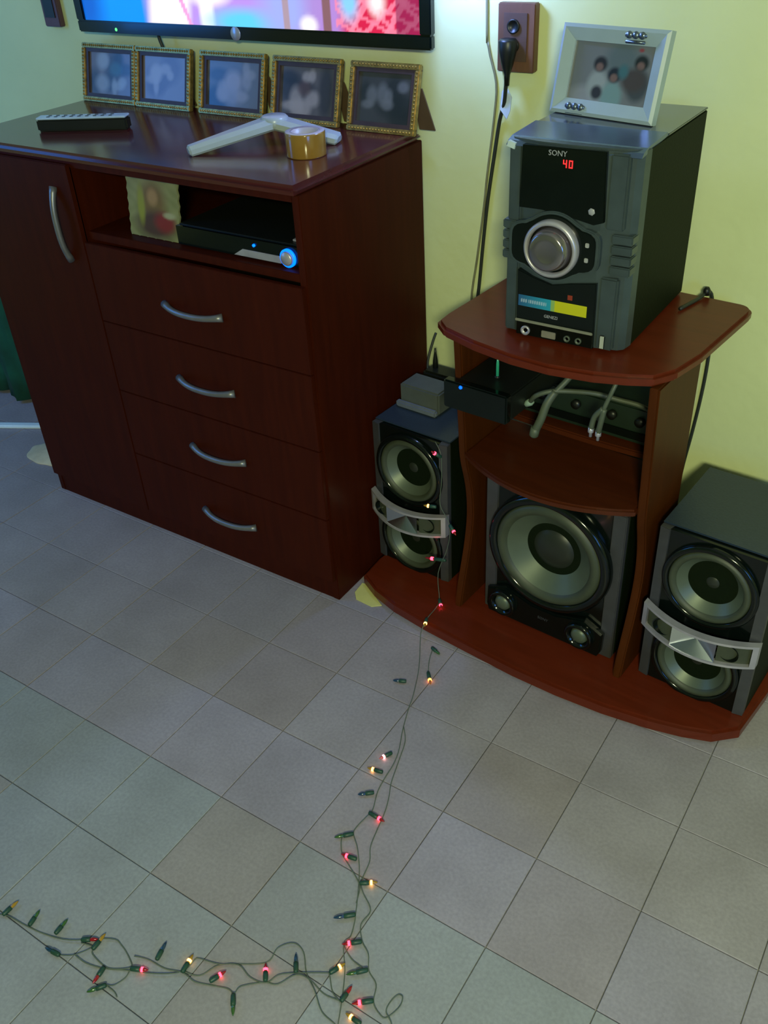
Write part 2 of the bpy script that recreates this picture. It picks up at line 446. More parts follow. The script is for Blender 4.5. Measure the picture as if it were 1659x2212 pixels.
for k in range(11, 0, -1): pol.append((-(.003 if k % 2 else 0), .133 * k / 12))
prism('backing', pol, .0015, .006, mat('card_edge', (.22, .22, .09), .7), pc, 'y')
print_panel('print', .150, .133, 50, 44, card_print, M_print, pc, (0, .0012, 0.001))

# ------------------------------------------------------------------ picture frames on the dresser
def photo_func(kind):
    rnd = random.Random(kind * 13 + 5)
    base = [(.16, .14, .15), (.20, .175, .185), (.13, .13, .14), (.10, .085, .085), (.045, .045, .042)][kind]
    dark = [(.03, .04, .05), (.12, .09, .09), (.035, .04, .045), (.018, .018, .02), (.016, .02, .02)][kind]
    lite = [(.30, .33, .38), (.33, .31, .33), (.26, .25, .29), (.34, .29, .29), (.13, .13, .125)][kind]
    bl = []
    for k in range(5): bl.append((rnd.uniform(.1, .9), rnd.uniform(.1, .9), rnd.uniform(.1, .25), rnd.uniform(.12, .35), dark))
    for k in range(6): bl.append((rnd.uniform(.15, .85), rnd.uniform(.1, .85), rnd.uniform(.06, .16), rnd.uniform(.08, .22), lite))
    if kind == 2: bl.append((.5, .55, .17, .25, (.34, .31, .35))); bl.append((.5, .25, .22, .2, (.25, .24, .28)))
    if kind == 0: bl.append((.62, .62, .14, .16, (.06, .14, .17)))
    if kind == 3: bl += [(.30, .30, .12, .28, (.34, .29, .29)), (.45, .55, .12, .16, (.10, .055, .05)), (.85, .5, .13, .6, (.018, .018, .02))]
    def f(s, t):
        c = base
        for b in bl: c = mixc(c, b[4], .75 * blob(s, t, *b[:4]))
        return c
    return f
def gilt_frame(x0, x1, y, h, kind, label, rz=0.0, bright=1.0):
    wd = x1 - x0
    fr = thing('framed_photo', label, 'picture frame', ((x0 + x1) / 2, y, DZ + .0005), rz, 'gilt picture frames on the dresser')
    lean = bpy.data.objects.new('frame_lean', None)
    lean_a = math.radians(-15)
    def tilt(o): o.rotation_euler = (lean_a, 0, 0); return o
    b = .0115
    bm = bmesh.new()
    def strip(p0, p1):
        x0_, z0_ = p0; x1_, z1_ = p1
        b_box(bm, min(x0_, x1_), max(x0_, x1_), -.004, .010, min(z0_, z1_), max(z0_, z1_), bev=.002, seg=2)
    H = wd / 2
    strip((-H, 0), (H, b)); strip((-H, h - b), (H, h)); strip((-H, b), (-H + b, h - b)); strip((H - b, b), (H, h - b))
    tilt(new_obj('frame_border', bm, M_gold, fr))
    # rope beading along the border
    bm = bmesh.new()
    def beads(ax, az, bx, bz):
        L = math.hypot(bx - ax, bz - az); n = int(L / .0075)
        for k in range(n):
            t = (k + .5) / n; cx = ax + (bx - ax) * t; cz = az + (bz - az) * t
            b_lathe(bm, [(0, .0028), (.0022, .0016), (.0030, 0)], (cx, -.004, cz), (0, -1, 0), 6, (False, False))
    q = b / 2
    beads(-H + q, q, H - q, q); beads(-H + q, h - q, H - q, h - q); beads(-H + q, q * 2, -H + q, h - q * 2); beads(H - q, q * 2, H - q, h - q * 2)
    tilt(new_obj('rope_beading', bm, M_gold, fr))
    bm = bmesh.new(); m_ = b; iw = .009
    for (a0, a1, c0, c1) in ((-H + m_, H - m_, m_, m_ + iw), (-H + m_, H - m_, h - m_ - iw, h - m_), (-H + m_, -H + m_ + iw, m_ + iw, h - m_ - iw), (H - m_ - iw, H - m_, m_ + iw, h - m_ - iw)):
        b_box(bm, a0, a1, .001, .009, c0, c1)
    tilt(new_obj('inner_slip', bm, M_goldd, fr))
    o = print_panel('photograph', wd - 2 * (m_ + iw), h - 2 * (m_ + iw), 40, 30, photo_func(kind), M_photo, fr, (-H + m_ + iw, .007, m_ + iw)); tilt(o)
    tilt(box('back_board', (-H + .003, H - .003, .0101, .0135, .003, h - .003), M_prop, fr))
    # easel strut, hinged high on the back, foot on the dresser
    bm = bmesh.new()
    so_ = H * (.3 if kind < 2 else .84)
    a = Vector((so_, .040, h * .62)); f_ = Vector((so_ + .012, .058, .0005))
    w2 = .020
    vs = [bm.verts.new(a + Vector((-w2 * .6, 0, 0))), bm.verts.new(a + Vector((w2 * .6, 0, 0))), bm.verts.new(f_ + Vector((w2, 0, 0))), bm.verts.new(f_ + Vector((-w2, 0, 0)))]
    vb = [bm.verts.new(v.co + Vector((0, .003, .0005))) for v in vs]
    bm.faces.new(vs); bm.faces.new(vb[::-1])
    for k in range(4): bm.faces.new((vs[k], vb[k], vb[(k + 1) % 4], vs[(k + 1) % 4]))
    bmesh.ops.recalc_face_normals(bm, faces=bm.faces[:])
    new_obj('easel_strut', bm, M_prop, fr)
    bpy.data.objects.remove(lean)
    return fr
FH = .139
gilt_frame(-2.132, -1.937, 1.752, FH, 0, 'gilt picture frame at far left of the row on the dresser')
gilt_frame(-1.934, -1.745, 1.750, FH, 1, 'gilt picture frame with pale faded photo, touching leftmost frame')
gilt_frame(-1.716, -1.512, 1.750, FH, 2, 'middle gilt picture frame of the five on the dresser')
gilt_frame(-1.488, -1.295, 1.746, FH, 3, 'gilt picture frame behind the roll of amber tape')
gilt_frame(-1.268, -1.092, 1.742, FH, 4, 'gilt frame with darkest photo at right end of dresser')

# ------------------------------------------------------------------ remote, hair iron, tape roll
rm = thing('remote_control', 'long black remote control on dresser, silver top painted with TV glow', 'remote', (-1.862, 1.515, DZ + .0005), math.radians(27))
box('body', (-.110, .110, -.015, .017, 0, .027), M_black, rm, bev=.004)
box('top_plate', (-.109, .109, -.015, .017, .0265, .031), mat('tv_glow_remote_top', (.50, .66, .85), .25, metal=.2), rm, bev=.0015)  # reflection of the blue screen is painted into the top
for k in range(9):
    for s in (-.006, .007): box('button', (-.085 + k * .019, -.077 + k * .019, s - .003, s + .003, .0305, .0320), M_dgrey, rm, bev=.0008, seg=1)

hi = thing('hair_iron', 'white hinged V-shaped plastic hair iron lying open on dresser', 'hair iron', (-1.37, 1.60, DZ))
def arm(name, p0, p1, w0, w1, h0, h1):
    bm = bmesh.new(); A = Vector(p0); B = Vector(p1); d = (B - A); d.normalize(); side = Vector((0, 0, 1)).cross(d).normalized(); up = d.cross(side)
    def ring(c, w_, h_):
        return [bm.verts.new(c + side * a * w_ + up * b * h_) for a, b in ((-1, -.6), (-.8, -1), (.8, -1), (1, -.6), (1, .3), (.6, 1), (-.6, 1), (-1, .3))]
    rs = [ring(A - d * .004, w0 * .7, h0 * .6), ring(A, w0, h0), ring(A.lerp(B, .5), (w0 + w1) / 2, (h0 + h1) / 2), ring(B, w1, h1)]
    for a, b in zip(rs, rs[1:]):
        for k in range(8): bm.faces.new((a[k], a[(k + 1) % 8], b[(k + 1) % 8], b[k]))
    bm.faces.new(rs[0][::-1]); bm.faces.new(rs[-1]); bmesh.ops.recalc_face_normals(bm, faces=bm.faces[:])
    return new_obj(name, bm, M_white, hi)
arm('arm', (-.080, -.165, .0105), (0.022, -.004, .042), .013, .027, .010, .012)
arm('arm', (.156, .035, .0105), (0.022, -.004, .042), .020, .027, .010, .012)
lathe('hinge', [(.0, .013), (.025, .0125), (.0295, .008), (.0295, -.008), (.025, -.012), (0, -.012)], (.022, -.004, .042), M_white, hi, (0, 0, 1), 28, (False, False))

tp = thing('tape_roll', 'roll of amber packing tape standing at the dresser front', 'tape', (-1.222, 1.536, DZ + .0005))
lathe('tape_winding', [(.030, 0), (.0405, 0), (.041, .002), (.041, .044), (.0405, .046), (.030, .046), (.030, 0)], (0, 0, 0), M_tape, tp, seg=56, caps=(False, False))
lathe('core', [(.0298, .001), (.0298, .0465), (.027, .0465), (.027, .001), (.0298, .001)], (0, 0, 0), M_tapet, tp, seg=56, caps=(False, False))
lathe('side_film', [(.0302, .0462), (.0402, .0462), (.0400, .0468), (.0304, .0468)], (0, 0, 0), M_tapet, tp, seg=56, caps=(False, False))

# ------------------------------------------------------------------ television
TX0, TX1, TZ0 = -2.103, -1.058, 1.179
TW = TX1 - TX0; THh = .625
tv = thing('television', 'flat black television on the wall above the picture frames, showing a bright picture', 'television', ((TX0 + TX1) / 2, 1.762, TZ0))
BZ = .027
bm = bmesh.new()
b_box(bm, -TW / 2, TW / 2, 0, .018, 0, BZ, bev=.003); b_box(bm, -TW / 2, TW / 2, 0, .018, THh - BZ, THh, bev=.003)
b_box(bm, -TW / 2, -TW / 2 + BZ, 0, .018, BZ, THh - BZ, bev=.002); b_box(bm, TW / 2 - BZ, TW / 2, 0, .018, BZ, THh - BZ, bev=.002)
new_obj('bezel', bm, M_bgloss, tv)
box('back_shell', (-TW / 2 + .03, TW / 2 - .03, .0182, .050, .03, THh - .03), M_black, tv, bev=.008)
box('wall_bracket', (-.2, .2, .0505, .0675, .2, .45), M_black, tv)
def tv_pic(s, t):
    # a stage scene: blue light at left, white glare, and a red lattice at right
    c = (0.0, .27, .95)
    c = mixc(c, (.50, .28, .82), max(0, min(1, (s - .21) / .035)))
    c = mixc(c, (1.0, .95, 1.0), blob(s - t * .12, t, .295, .05, .065, .7, .2))
    c = mixc(c, (1.0, .93, 1.0), blob(s, t, .43, .16, .085, .09, .2))
    c = mixc(c, (1.0, .93, 1.0), blob(s, t, .42, .03, .022, .10, .3))
    if abs(s - .365 + t * .25) < .006: c = (.85, .35, .65)
    c = mixc(c, (.12, .62, 1.0), blob(s, t, .53, .015, .10, .045, .5))
    c = mixc(c, (.36, .42, .88), blob(s, t, .66, .08, .075, .12, .5))
    if s > .68: c = mixc(c, (.42, .22, .60), min(1, (s - .68) / .05) * .7)
    c = mixc(c, (1, .95, .95), blob(s, t, .715, .015, .022, .03, .4))
    if abs(s - .655) < .008: c = (.42, .30, .36)
    if abs(s - .765) < .011: c = (.24, .11, .12)
    if s > .79:
        c = mixc(c, (.68, .004, .055), min(1, (s - .79) / .03))
        for k_, off in ((1.5, .1), (-1.5, .0), (2.6, .3), (-.8, .4)):
            a = abs(((s * 11 + t * k_ * 6 + off)) % 1 - .5)
            if a < .085: c = mixc(c, (1.0, .25, .38), .8)
        c = mixc(c, (.25, .62, 1.0), blob(s, t, .825, .10, .022, .06, .5))
        c = mixc(c, (1.0, .95, .95), blob(s, t, .895, .10, .018, .04, .6))
        if s > .94: c = mixc(c, (.20, .0, .06), .7)
    if s < .21 and t < .3: c = mixc(c, (0.0, .10, .55), blob(s, t, .02, .1, .05, .2, .6))
    if t > .55: c = mixc(c, (.30, .55, .95), min(1, (t - .55) / .2))
    return c
scr = print_panel('screen', TW - 2 * BZ, THh - 2 * BZ, 230, 110, tv_pic, print_mat('screen_light', TV_EMIT), tv, (-TW / 2 + BZ, .006, BZ))
M_badge = mat('pale_badge', (.45, .45, .5), .3, metal=.5)
lathe('badge', [(0, .0012), (.014, .001), (.015, 0)], (0.005, 0, .013), M_badge, tv, (0, -1, 0), 20)
lathe('power_light', [(0, .0015), (.0035, .001), (.004, 0)], (-.385, 0, .009), mat('green_led', (0, .3, .05), .4, emit=(.1, 1.0, .2), estr=2.0), tv, (0, -1, 0), 10)
tag(tube('television_cable', [(-1.862, 1.80, 1.19), (-1.862, 1.802, 1.165), (-1.857, 1.804, 1.14), (-1.860, 1.808, 1.08), (-1.860, 1.812, 1.0), (-1.86, 1.815, .9)], .004, M_cord), 'short black cable hanging below the television behind frames', 'cable')

# wall bulb: the cold glow on the wall right of the television
bulb = thing('wall_lamp', 'bare cold white bulb on the wall right of the television', 'lamp', (-1.005, YW, 1.40))
lathe('base_plate', [(.045, 0), (.045, .012), (.03, .03), (.02, .034)], (0, 0, 0), M_white, bulb, (0, -1, 0), 28)
lathe('bulb_glass', [(.014, .034), (.018, .045), (.030, .062), (.033, .078), (.028, .095), (.014, .106), (0, .109)], (0, 0, 0),
      mat('lit_bulb', (.9, .95, 1), .4, emit=(.62, .82, 1.0), estr=14.0), bulb, (0, -1, 0), 28, (False, False))
pl = bpy.data.lights.new('wall_lamp_light', 'POINT'); pl.energy = BULB_POWER; pl.color = (.22, .36, 1.0); pl.shadow_soft_size = .035
plo = bpy.data.objects.new('wall_lamp_light', pl); COL.objects.link(plo); plo.location = (-1.005, YW - .13, 1.375)

# ------------------------------------------------------------------ wall outlet, plug, cords
pb = thing('outlet_board', 'brown wooden outlet board on the wall with a black plug', 'outlet', (-.893, YW, 1.2))
box('board', (-.040, .040, -.020, 0, -.060, .062), M_plate, pb, bev=.002)
prism('socket_plate', [(-.026, -.04), (.024, -.04), (.024, .045), (-.026, .045)], -.0225, -.0202, mat('brown_socket_plate', (.10, .06, .05), .4), pb, 'y')
for zz in (.022, -.012): lathe('socket', [(.013, .0), (.013, .004), (.010, .004), (.009, .001), (0, .001)], (-.004, -.0226, zz), M_black, pb, (0, -1, 0), 18, (True, False))
ob2 = thing('outlet_board', 'small dark wooden board on the wall left of the television', 'outlet', (-2.262, YW, 1.25))
box('board', (-.030, .030, -.018, 0, -.072, .06), mat('dark_red_board', (.10, .045, .05), .5), ob2, bev=.002)
box('socket_plate', (-.020, .018, -.0205, -.0182, -.05, .05), M_black, ob2)
pc_ = thing('power_cord', 'black power cord with plug and pale tag hanging down the wall', 'cord', (-.90, 1.80, 1.19))
def rel(pts, o): return [tuple(Vector(p) - Vector(o.location)) for p in pts]
lathe('plug', [(.0, .034), (.016, .034), (.019, .030), (.018, .012), (.012, -.012), (.006, -.030), (.005, -.050)], (-.002, -.006, -.022), M_black, pc_, (0, 0, 1), 14, (False, True))
tube('cord', rel([(-.905, 1.797, 1.125), (-.915, 1.81, 1.080), (-.931, 1.823, 1.043), (-.943, 1.824, .968), (-.956, 1.824, .878), (-.966, 1.824, .783), (-.976, 1.824, .672), (-.988, 1.824, .576), (-.985, 1.824, .47), (-.97, 1.824, .3)], pc_), .0042, M_cord, pc_, seg=8)
bm = bmesh.new()
poly = [(-.008, .018), (.001, .030), (.014, .008), (.011, -.018), (.004, -.034), (-.012, -.016)]
b_prism(bm, poly, -.001, .001, 'y')
o = new_obj('tag', bm, mat('pale_blue_tag', (.55, .68, .95), .6), pc_); o.location = (-.012, .010, -.105); o['label'] = 'pale blue paper tag'
tag(tube('thin_cord', [(-.975, 1.8262, 1.9), (-.966, 1.8262, 1.264), (-.961, 1.8262, 1.182), (-.942, 1.8262, 1.114), (-.946, 1.8262, 1.042), (-.960, 1.8262, .927), (-.967, 1.8262, .856), (-.983, 1.8262, .737), (-.998, 1.8262, .62), (-.99, 1.8262, .45), (-.97, 1.8262, .3)], .0028, M_gcord, seg=6), 'thin grey cord running down the yellow wall beside the black cord', 'cord')

# ------------------------------------------------------------------ stereo stand
SR = math.radians(-4.5)
SO = Vector((-.611, 1.435, 0)); UX = Vector((math.cos(SR), math.sin(SR), 0)); UY = Vector((-math.sin(SR), math.cos(SR), 0))
def sl(u, v, z): return SO + UX * u + UY * v + Vector((0, 0, z))
st = thing('stereo_stand', 'cherry wood stereo stand with bowed shelves and wide base', 'stand', SO, SR)
def bowed(u0, u1, vc, bow, vb, corner=.0, rb=.03, n=18, lean=0.0):
    pts = []
    for k in range(n + 1):
        s = -1 + 2 * k / n; u = (u0 + u1) / 2 + s * ((u1 - u0) / 2 - corner)
        pts.append((u, vc - bow * (1 - abs(s) ** 2.0)))
    pts.append((u1, vc + corner * .9)) if corner else None
    if rb:
        for k in range(6):
            a = -math.pi / 2 * 0 + math.pi / 2 * k / 5
            pts.append((u1 - rb + rb * math.cos(a), vb - rb + rb * math.sin(a)))
        for k in range(6):
            a = math.pi / 2 + math.pi / 2 * k / 5
            pts.append((u0 + rb + rb * math.cos(a), vb - rb + rb * math.sin(a)))
    else: pts += [(u1, vb), (u0, vb)]
    if corner: pts.append((u0, vc + corner * .9))
    return pts
top_poly = [(-.262, .035), (-.258, -.002), (-.228, -.026), (-.15, -.048), (-.06, -.062), (.02, -.062), (.10, -.046), (.155, -.025), (.195, -.004), (.218, .040), (.230, .12), (.236, .33)] + [(.206 + .03 * math.cos(a * math.pi / 10), .34 + .03 * math.sin(a * math.pi / 10)) for a in range(1, 6)] + [(-.235, .37), (-.262, .35)]
base_poly = [(-.484, .041), (-.474, -.038), (-.42, -.064), (-.346, -.083), (-.24, -.094), (-.13, -.099), (0, -.104), (.105, -.101), (.21, -.091), (.303, -.074), (.37, -.055), (.424, -.033), (.465, .010), (.474, .14), (.470, .345), (-.47, .345)]
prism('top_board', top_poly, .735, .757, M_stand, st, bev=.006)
prism('base_board', base_poly, .002, .036, M_stand, st, bev=.006)
def side_profile():
    # (v, z) outline of a side panel with a waisted front edge
    fr = [(-.004, .0365), (.010, .10), (.034, .19), (.046, .27), (.040, .35), (.018, .44), (.012, .52), (.004, .62), (-.004, .7345)]
    sm = smooth_path([(a, b, 0) for a, b in fr], 4)
    return [(p.x, p.y) for p in sm] + [(.188, .7345), (.188, .0365)]
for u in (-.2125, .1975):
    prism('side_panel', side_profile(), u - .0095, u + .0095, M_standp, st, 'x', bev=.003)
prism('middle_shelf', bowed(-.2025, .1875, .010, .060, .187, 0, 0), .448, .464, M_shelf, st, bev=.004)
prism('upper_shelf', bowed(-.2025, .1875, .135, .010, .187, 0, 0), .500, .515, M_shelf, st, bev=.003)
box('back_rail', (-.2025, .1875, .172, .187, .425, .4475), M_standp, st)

# ------------------------------------------------------------------ speakers
def woofer(parent, c, r, cap_r, name='woofer'):
    """c = centre on the baffle plane (x, y, z), facing -y"""
    ax = (0, -1, 0)
    w_ = lathe(name, [(r * 1.16, 0.0), (r * 1.16, .006), (r * 1.12, .011), (r * 1.02, .012), (r * .985, .007)], c, M_bgloss, parent, ax, 56, (False, False))
    lathe('surround', [(r * .985, .006), (r * .94, .012), (r * .86, .012), (r * .80, .004)], c, M_surr, w_, ax, 56, (False, False))
    lathe('cone', [(r * .80, .004), (r * .60, -.014), (r * .40, -.028)], c, M_cone, w_, ax, 56, (False, False))
    lathe('dust_cap', [(r * cap_r, -.028 + (.014 if cap_r < .35 else 0) * 0 - (.40 - cap_r) * r * .2), (r * cap_r * .9, -.020), (r * cap_r * .55, -.013), (0, -.010)], c, M_coned, w_, ax, 40, (False, False))
    if cap_r < .40:
        lathe('cone_throat', [(r * .40, -.028), (r * cap_r, -.032)], c, M_cone, w_, ax, 40, (False, False))
    return w_
def holed_panel(name, x0, x1, z0, z1, y0, y1, holes, m, parent, chamf=.0, seg=48):
    """front baffle with round openings: outline + hole loops filled"""
    bm = bmesh.new()
    out = [(x0 + chamf, z0), (x1 - chamf, z0), (x1, z0 + chamf), (x1, z1 - chamf), (x1 - chamf, z1), (x0 + chamf, z1), (x0, z1 - chamf), (x0, z0 + chamf)] if chamf else [(x0, z0), (x1, z0), (x1, z1), (x0, z1)]
    for yy in (y0, y1):
        es = []
        vs = [bm.verts.new((p[0], yy, p[1])) for p in out]
        es += [bm.edges.new((vs[i], vs[(i + 1) % len(vs)])) for i in range(len(vs))]
        for hx_, hz_, hr in holes:
            hv = [bm.verts.new((hx_ + hr * math.cos(2 * math.pi * k / seg), yy, hz_ + hr * math.sin(2 * math.pi * k / seg))) for k in range(seg)]
            es += [bm.edges.new((hv[i], hv[(i + 1) % seg])) for i in range(seg)]
        bmesh.ops.triangle_fill(bm, edges=es, use_beauty=True, use_dissolve=False)
    n = len(out); bm.verts.ensure_lookup_table(); tot = n + seg * len(holes)
    def link(a0, cnt):
        for i in range(cnt):
            a, b = bm.verts[a0 + i], bm.verts[a0 + (i + 1) % cnt]; c, d = bm.verts[a0 + i + tot], bm.verts[a0 + (i + 1) % cnt + tot]
            try: bm.faces.new((a, b, d, c))
            except ValueError: pass
    link(0, n)
    for k in range(len(holes)): link(n + k * seg, seg)
    bmesh.ops.recalc_face_normals(bm, faces=bm.faces[:])
    return new_obj(name, bm, m, parent)
def satellite(name, label, uc, v0, W=.212, D=.245, H=.392):
    t = thing(name, label, 'speaker', sl(uc, v0, .0365), SR, 'satellite speakers on the stand base')
    h = W / 2
    box('cabinet', (-h, h, .018, D, .0, H), M_vinyl, t, bev=.002)
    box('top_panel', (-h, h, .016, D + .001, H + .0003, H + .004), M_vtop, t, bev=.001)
    for s in (-1, 1):
        prism('side_trim', [(s * h, .004), (s * (h - .020), .0), (s * (h - .024), .018), (s * h, .018)], .0, H, M_sgrey, t, 'z', bev=.001)
    r = .082
    zt, zb = .292, .085
    holed_panel('baffle', -h + .020, h - .020, .0, H - .001, .004, .0175, [(0, zt, r * .98), (0, zb, r * .95)], M_bgloss, t)
    woofer(t, (0, .004, zt), r, .26)
    woofer(t, (0, .006, zb), r * .97, .40)
    # bowed silver horn band between the woofers
    def arcy(x): return -.012 - .034 * (1 - (x / (h + .004)) ** 2)
    n = 24; X = [-(h + .004) + 2 * (h + .004) * k / n for k in range(n + 1)]
    zc = .176
    def zt_(x): return zc + .031 - .004 * (1 - (x / h) ** 2)
    def zb_(x): return zc - .027 - .006 * (1 - (x / h) ** 2)
    def sheet(bm, xs, fz0, fz1, fy, th):
        g = []
        for x in xs:
            g.append([bm.verts.new((x, fy(x), fz0(x))), bm.verts.new((x, fy(x), fz1(x))), bm.verts.new((x, fy(x) + th, fz1(x))), bm.verts.new((x, fy(x) + th, fz0(x)))])
        for a, b in zip(g, g[1:]):
            for k in range(4): bm.faces.new((a[k], a[(k + 1) % 4], b[(k + 1) % 4], b[k]))
        bm.faces.new(g[0]); bm.faces.new(g[-1][::-1])
    bm = bmesh.new()
    e = .0055
    sheet(bm, X, lambda x: zt_(x) - e, zt_, arcy, .016); sheet(bm, X, zb_, lambda x: zb_(x) + e, arcy, .016)
    sheet(bm, [x for x in X if x <= X[0] + .014], lambda x: zb_(x) + e, lambda x: zt_(x) - e, arcy, .016)
    sheet(bm, [x for x in X if x >= X[-1] - .014], lambda x: zb_(x) + e, lambda x: zt_(x) - e, arcy, .016)
    bmesh.ops.recalc_face_normals(bm, faces=bm.faces[:])
    band = new_obj('horn_band', bm, M_silver, t)
    # horn: mirror-like flare between two port recesses
    bm = bmesh.new()
    xs = [-.045 + .09 * k / 16 for k in range(17)]
    rim = [(x, zt_(x) - e) for x in xs] + [(x, zb_(x) + e) for x in reversed(xs)]
    vs = [bm.verts.new((x, arcy(x) + .003, z)) for x, z in rim]
    c0 = bm.verts.new((0, arcy(0) + .027, zc - .001))
    for k in range(len(vs)): bm.faces.new((vs[k], vs[(k + 1) % len(vs)], c0))
    bmesh.ops.recalc_face_normals(bm, faces=bm.faces[:])
    new_obj('horn', bm, M_chrome, band)
    for s in (-1, 1):
        bm = bmesh.new()
        xa, xb = s * .046, s * (h - .008)
        xs = [xa + (xb - xa) * k / 8 for k in range(9)]
        sheet(bm, xs, lambda x: zb_(x) + e, lambda x: zt_(x) - e, lambda x: arcy(x) + .010, .004)
        bmesh.ops.recalc_face_normals(bm, faces=bm.faces[:])
        pt = new_obj('port_recess', bm, M_surr, band)
        cx = s * .068
        lathe('port', [(.019, .004), (.019, .001), (.013, -.006), (.010, -.016)], (cx, arcy(cx) + .0095, zc), M_bgloss, band, (0, -1, 0), 24, (False, True))
    return t
satellite('satellite_speaker', 'black speaker with silver horn band, left of the stand between it and dresser', -.386, .052)
satellite('satellite_speaker', 'black speaker with silver horn band at right end of the stand base', .342, .037, W=.226)

sw = thing('subwoofer', 'large black and grey subwoofer under the middle shelf of the stand', 'speaker', sl(0.0, .038, .0365), SR)
h = .163
box('cabinet', (-h, h, .016, .275, 0, .385), M_vinyl, sw, bev=.002)
for s in (-1, 1): box('side_trim', tuple(sorted((s * h, s * (h - .030)))) + (.0, .0158, 0, .385), M_sgrey, sw, bev=.002)
holed_panel('baffle', -h + .031, h - .031, .0, .384, .002, .0155, [(0, .226, .118)], M_bgloss, sw)
ax = (0, -1, 0); cc = (0.0, -.002, .226); r = .130
wf = lathe('woofer', [(r * 1.13, -.004), (r * 1.13, .010), (r * 1.09, .018), (r * 1.0, .019), (r * .96, .012)], cc, M_bgloss, sw, ax, 72, (False, False))
lathe('surround', [(r * .96, .012), (r * .91, .020), (r * .83, .020), (r * .77, .010)], cc, M_surr, wf, ax, 72, (False, False))
lathe('cone', [(r * .77, .010), (r * .58, -.010), (r * .42, -.026)], cc, M_cone, wf, ax, 72, (False, False))
lathe('dust_cap', [(r * .42, -.026), (r * .36, -.016), (r * .22, -.008), (0, -.005)], cc, M_coned, wf, ax, 48, (False, False))
prism('lower_fascia', [(-.145, .002), (.135, .002), (.143, .02), (.145, .07), (.10, .092), (.03, .072), (-.03, .072), (-.10, .092), (-.148, .07), (-.15, .02)], -.014, .0018, M_bgloss, sw, 'y', bev=.004)
for s, cx, cz in ((-1, -.104, .046), (1, .092, .046)):
    p_ = lathe('port', [(.034, .0), (.034, .008), (.030, .012), (.024, .010), (.020, -.004)], (cx, -.014, cz), M_bgloss, sw, ax, 32, (False, False))
    lathe('port_plug', [(.0205, -.001), (.018, .007), (.010, .011), (0, .012)], (cx, -.014, cz), M_cone, p_, ax, 28, (False, False))
text_mesh('brand_lettering', 'SONY', .010, M_sgrey, sw, (0, -.0145, .046), (math.pi / 2, 0, 0))

# ------------------------------------------------------------------ hi-fi unit
hf = thing('stereo_system', 'tall black and gunmetal stereo unit with big round dial on stand', 'stereo', (-.615, 1.62, .7575))
HB = .349
def hx_(x): return x + .615
def hz_(z): return z - .7575
box('cabinet', (-.120, .120, -.118, .165, .004, HB - .002), M_vinyl, hf, bev=.002)
prism('top_crown', [(-.1575, HB - .010), (-.150, HB - .0035), (-.135, HB + .0012), (-.045, HB + .0052), (-.040, HB + .0020), (-.040, HB - .001)], -.1185, .1185, mat('blue_sheen_crown', (.10, .15, .24), .24, metal=.55), hf, 'x')  # blue sheen of the reflected glow is put into the crown colour
box('top_panel', (-.120, .120, -.0395, .166, HB - .0015, HB + .002), mat('hi_fi_top', (.05, .06, .075), .16, coat=.4), hf, bev=.001)
for sx in (-.1, .1):
    for sy in (-.1, .14): lathe('foot', [(.012, 0), (.012, .004)], (sx, sy, 0), M_black, hf, seg=14)
plan = [(-.121, -.1185), (-.121, -.136), (-.112, -.146), (-.06, -.157), (0, -.160), (.06, -.157), (.108, -.148), (.118, -.138), (.121, -.1185)]
prism('fascia', plan, .003, HB, M_dgrey, hf, 'z', bev=.003)
FY = -.160
disp = prism('display_panel', [(hx_(-.702), hz_(.998)), (hx_(-.700), hz_(1.101)), (hx_(-.552), hz_(1.103)), (hx_(-.548), hz_(.990)), (hx_(-.565), hz_(.984)), (hx_(-.610), hz_(.992)), (hx_(-.66), hz_(.998))], FY - .004, FY + .010, M_bgloss, hf, 'y', bev=.001)
M_red = mat('red_display', (.3, 0, 0), .5, emit=(1.0, .03, .03), estr=1.6)
M_txt = mat('grey_lettering', (.35, .35, .36), .4)
text_mesh('brand_lettering', 'SONY', .0125, M_txt, disp, (hx_(-.636), FY - .0045, hz_(1.093)), (math.pi / 2, 0, 0))
# seven-segment digits of the lit display
def seg_digits(txt, cx, cz, hgt, parent):
    segs = {'1': 'bc', '4': 'fgbc', '6': 'afgedc', '0': 'abcdef'}
    wd = hgt * .55; bm = bmesh.new()
    for i, ch in enumerate(txt):
        x = cx + (i - (len(txt) - 1) / 2) * wd * 1.5; t_ = hgt * .14; a = wd / 2; b = hgt / 2
        R_ = {'a': (-a, a, b - t_, b), 'g': (-a, a, -t_ / 2, t_ / 2), 'd': (-a, a, -b, -b + t_), 'f': (-a, -a + t_, 0, b), 'b': (a - t_, a, 0, b), 'e': (-a, -a + t_, -b, 0), 'c': (a - t_, a, -b, 0)}
        for s_ in segs[ch]:
            q = R_[s_]; b_box(bm, x + q[0], x + q[1], FY - .0050, FY - .0043, cz + q[2], cz + q[3])
    return new_obj('lit_digits', bm, M_red, parent)
seg_digits('40', hx_(-.617), hz_(1.078), .0125, disp)
lathe('mark', [(0, .0008), (.006, .0006), (.0065, 0)], (hx_(-.570), FY - .0041, hz_(1.006)), M_txt, disp, (0, -1, 0), 6)
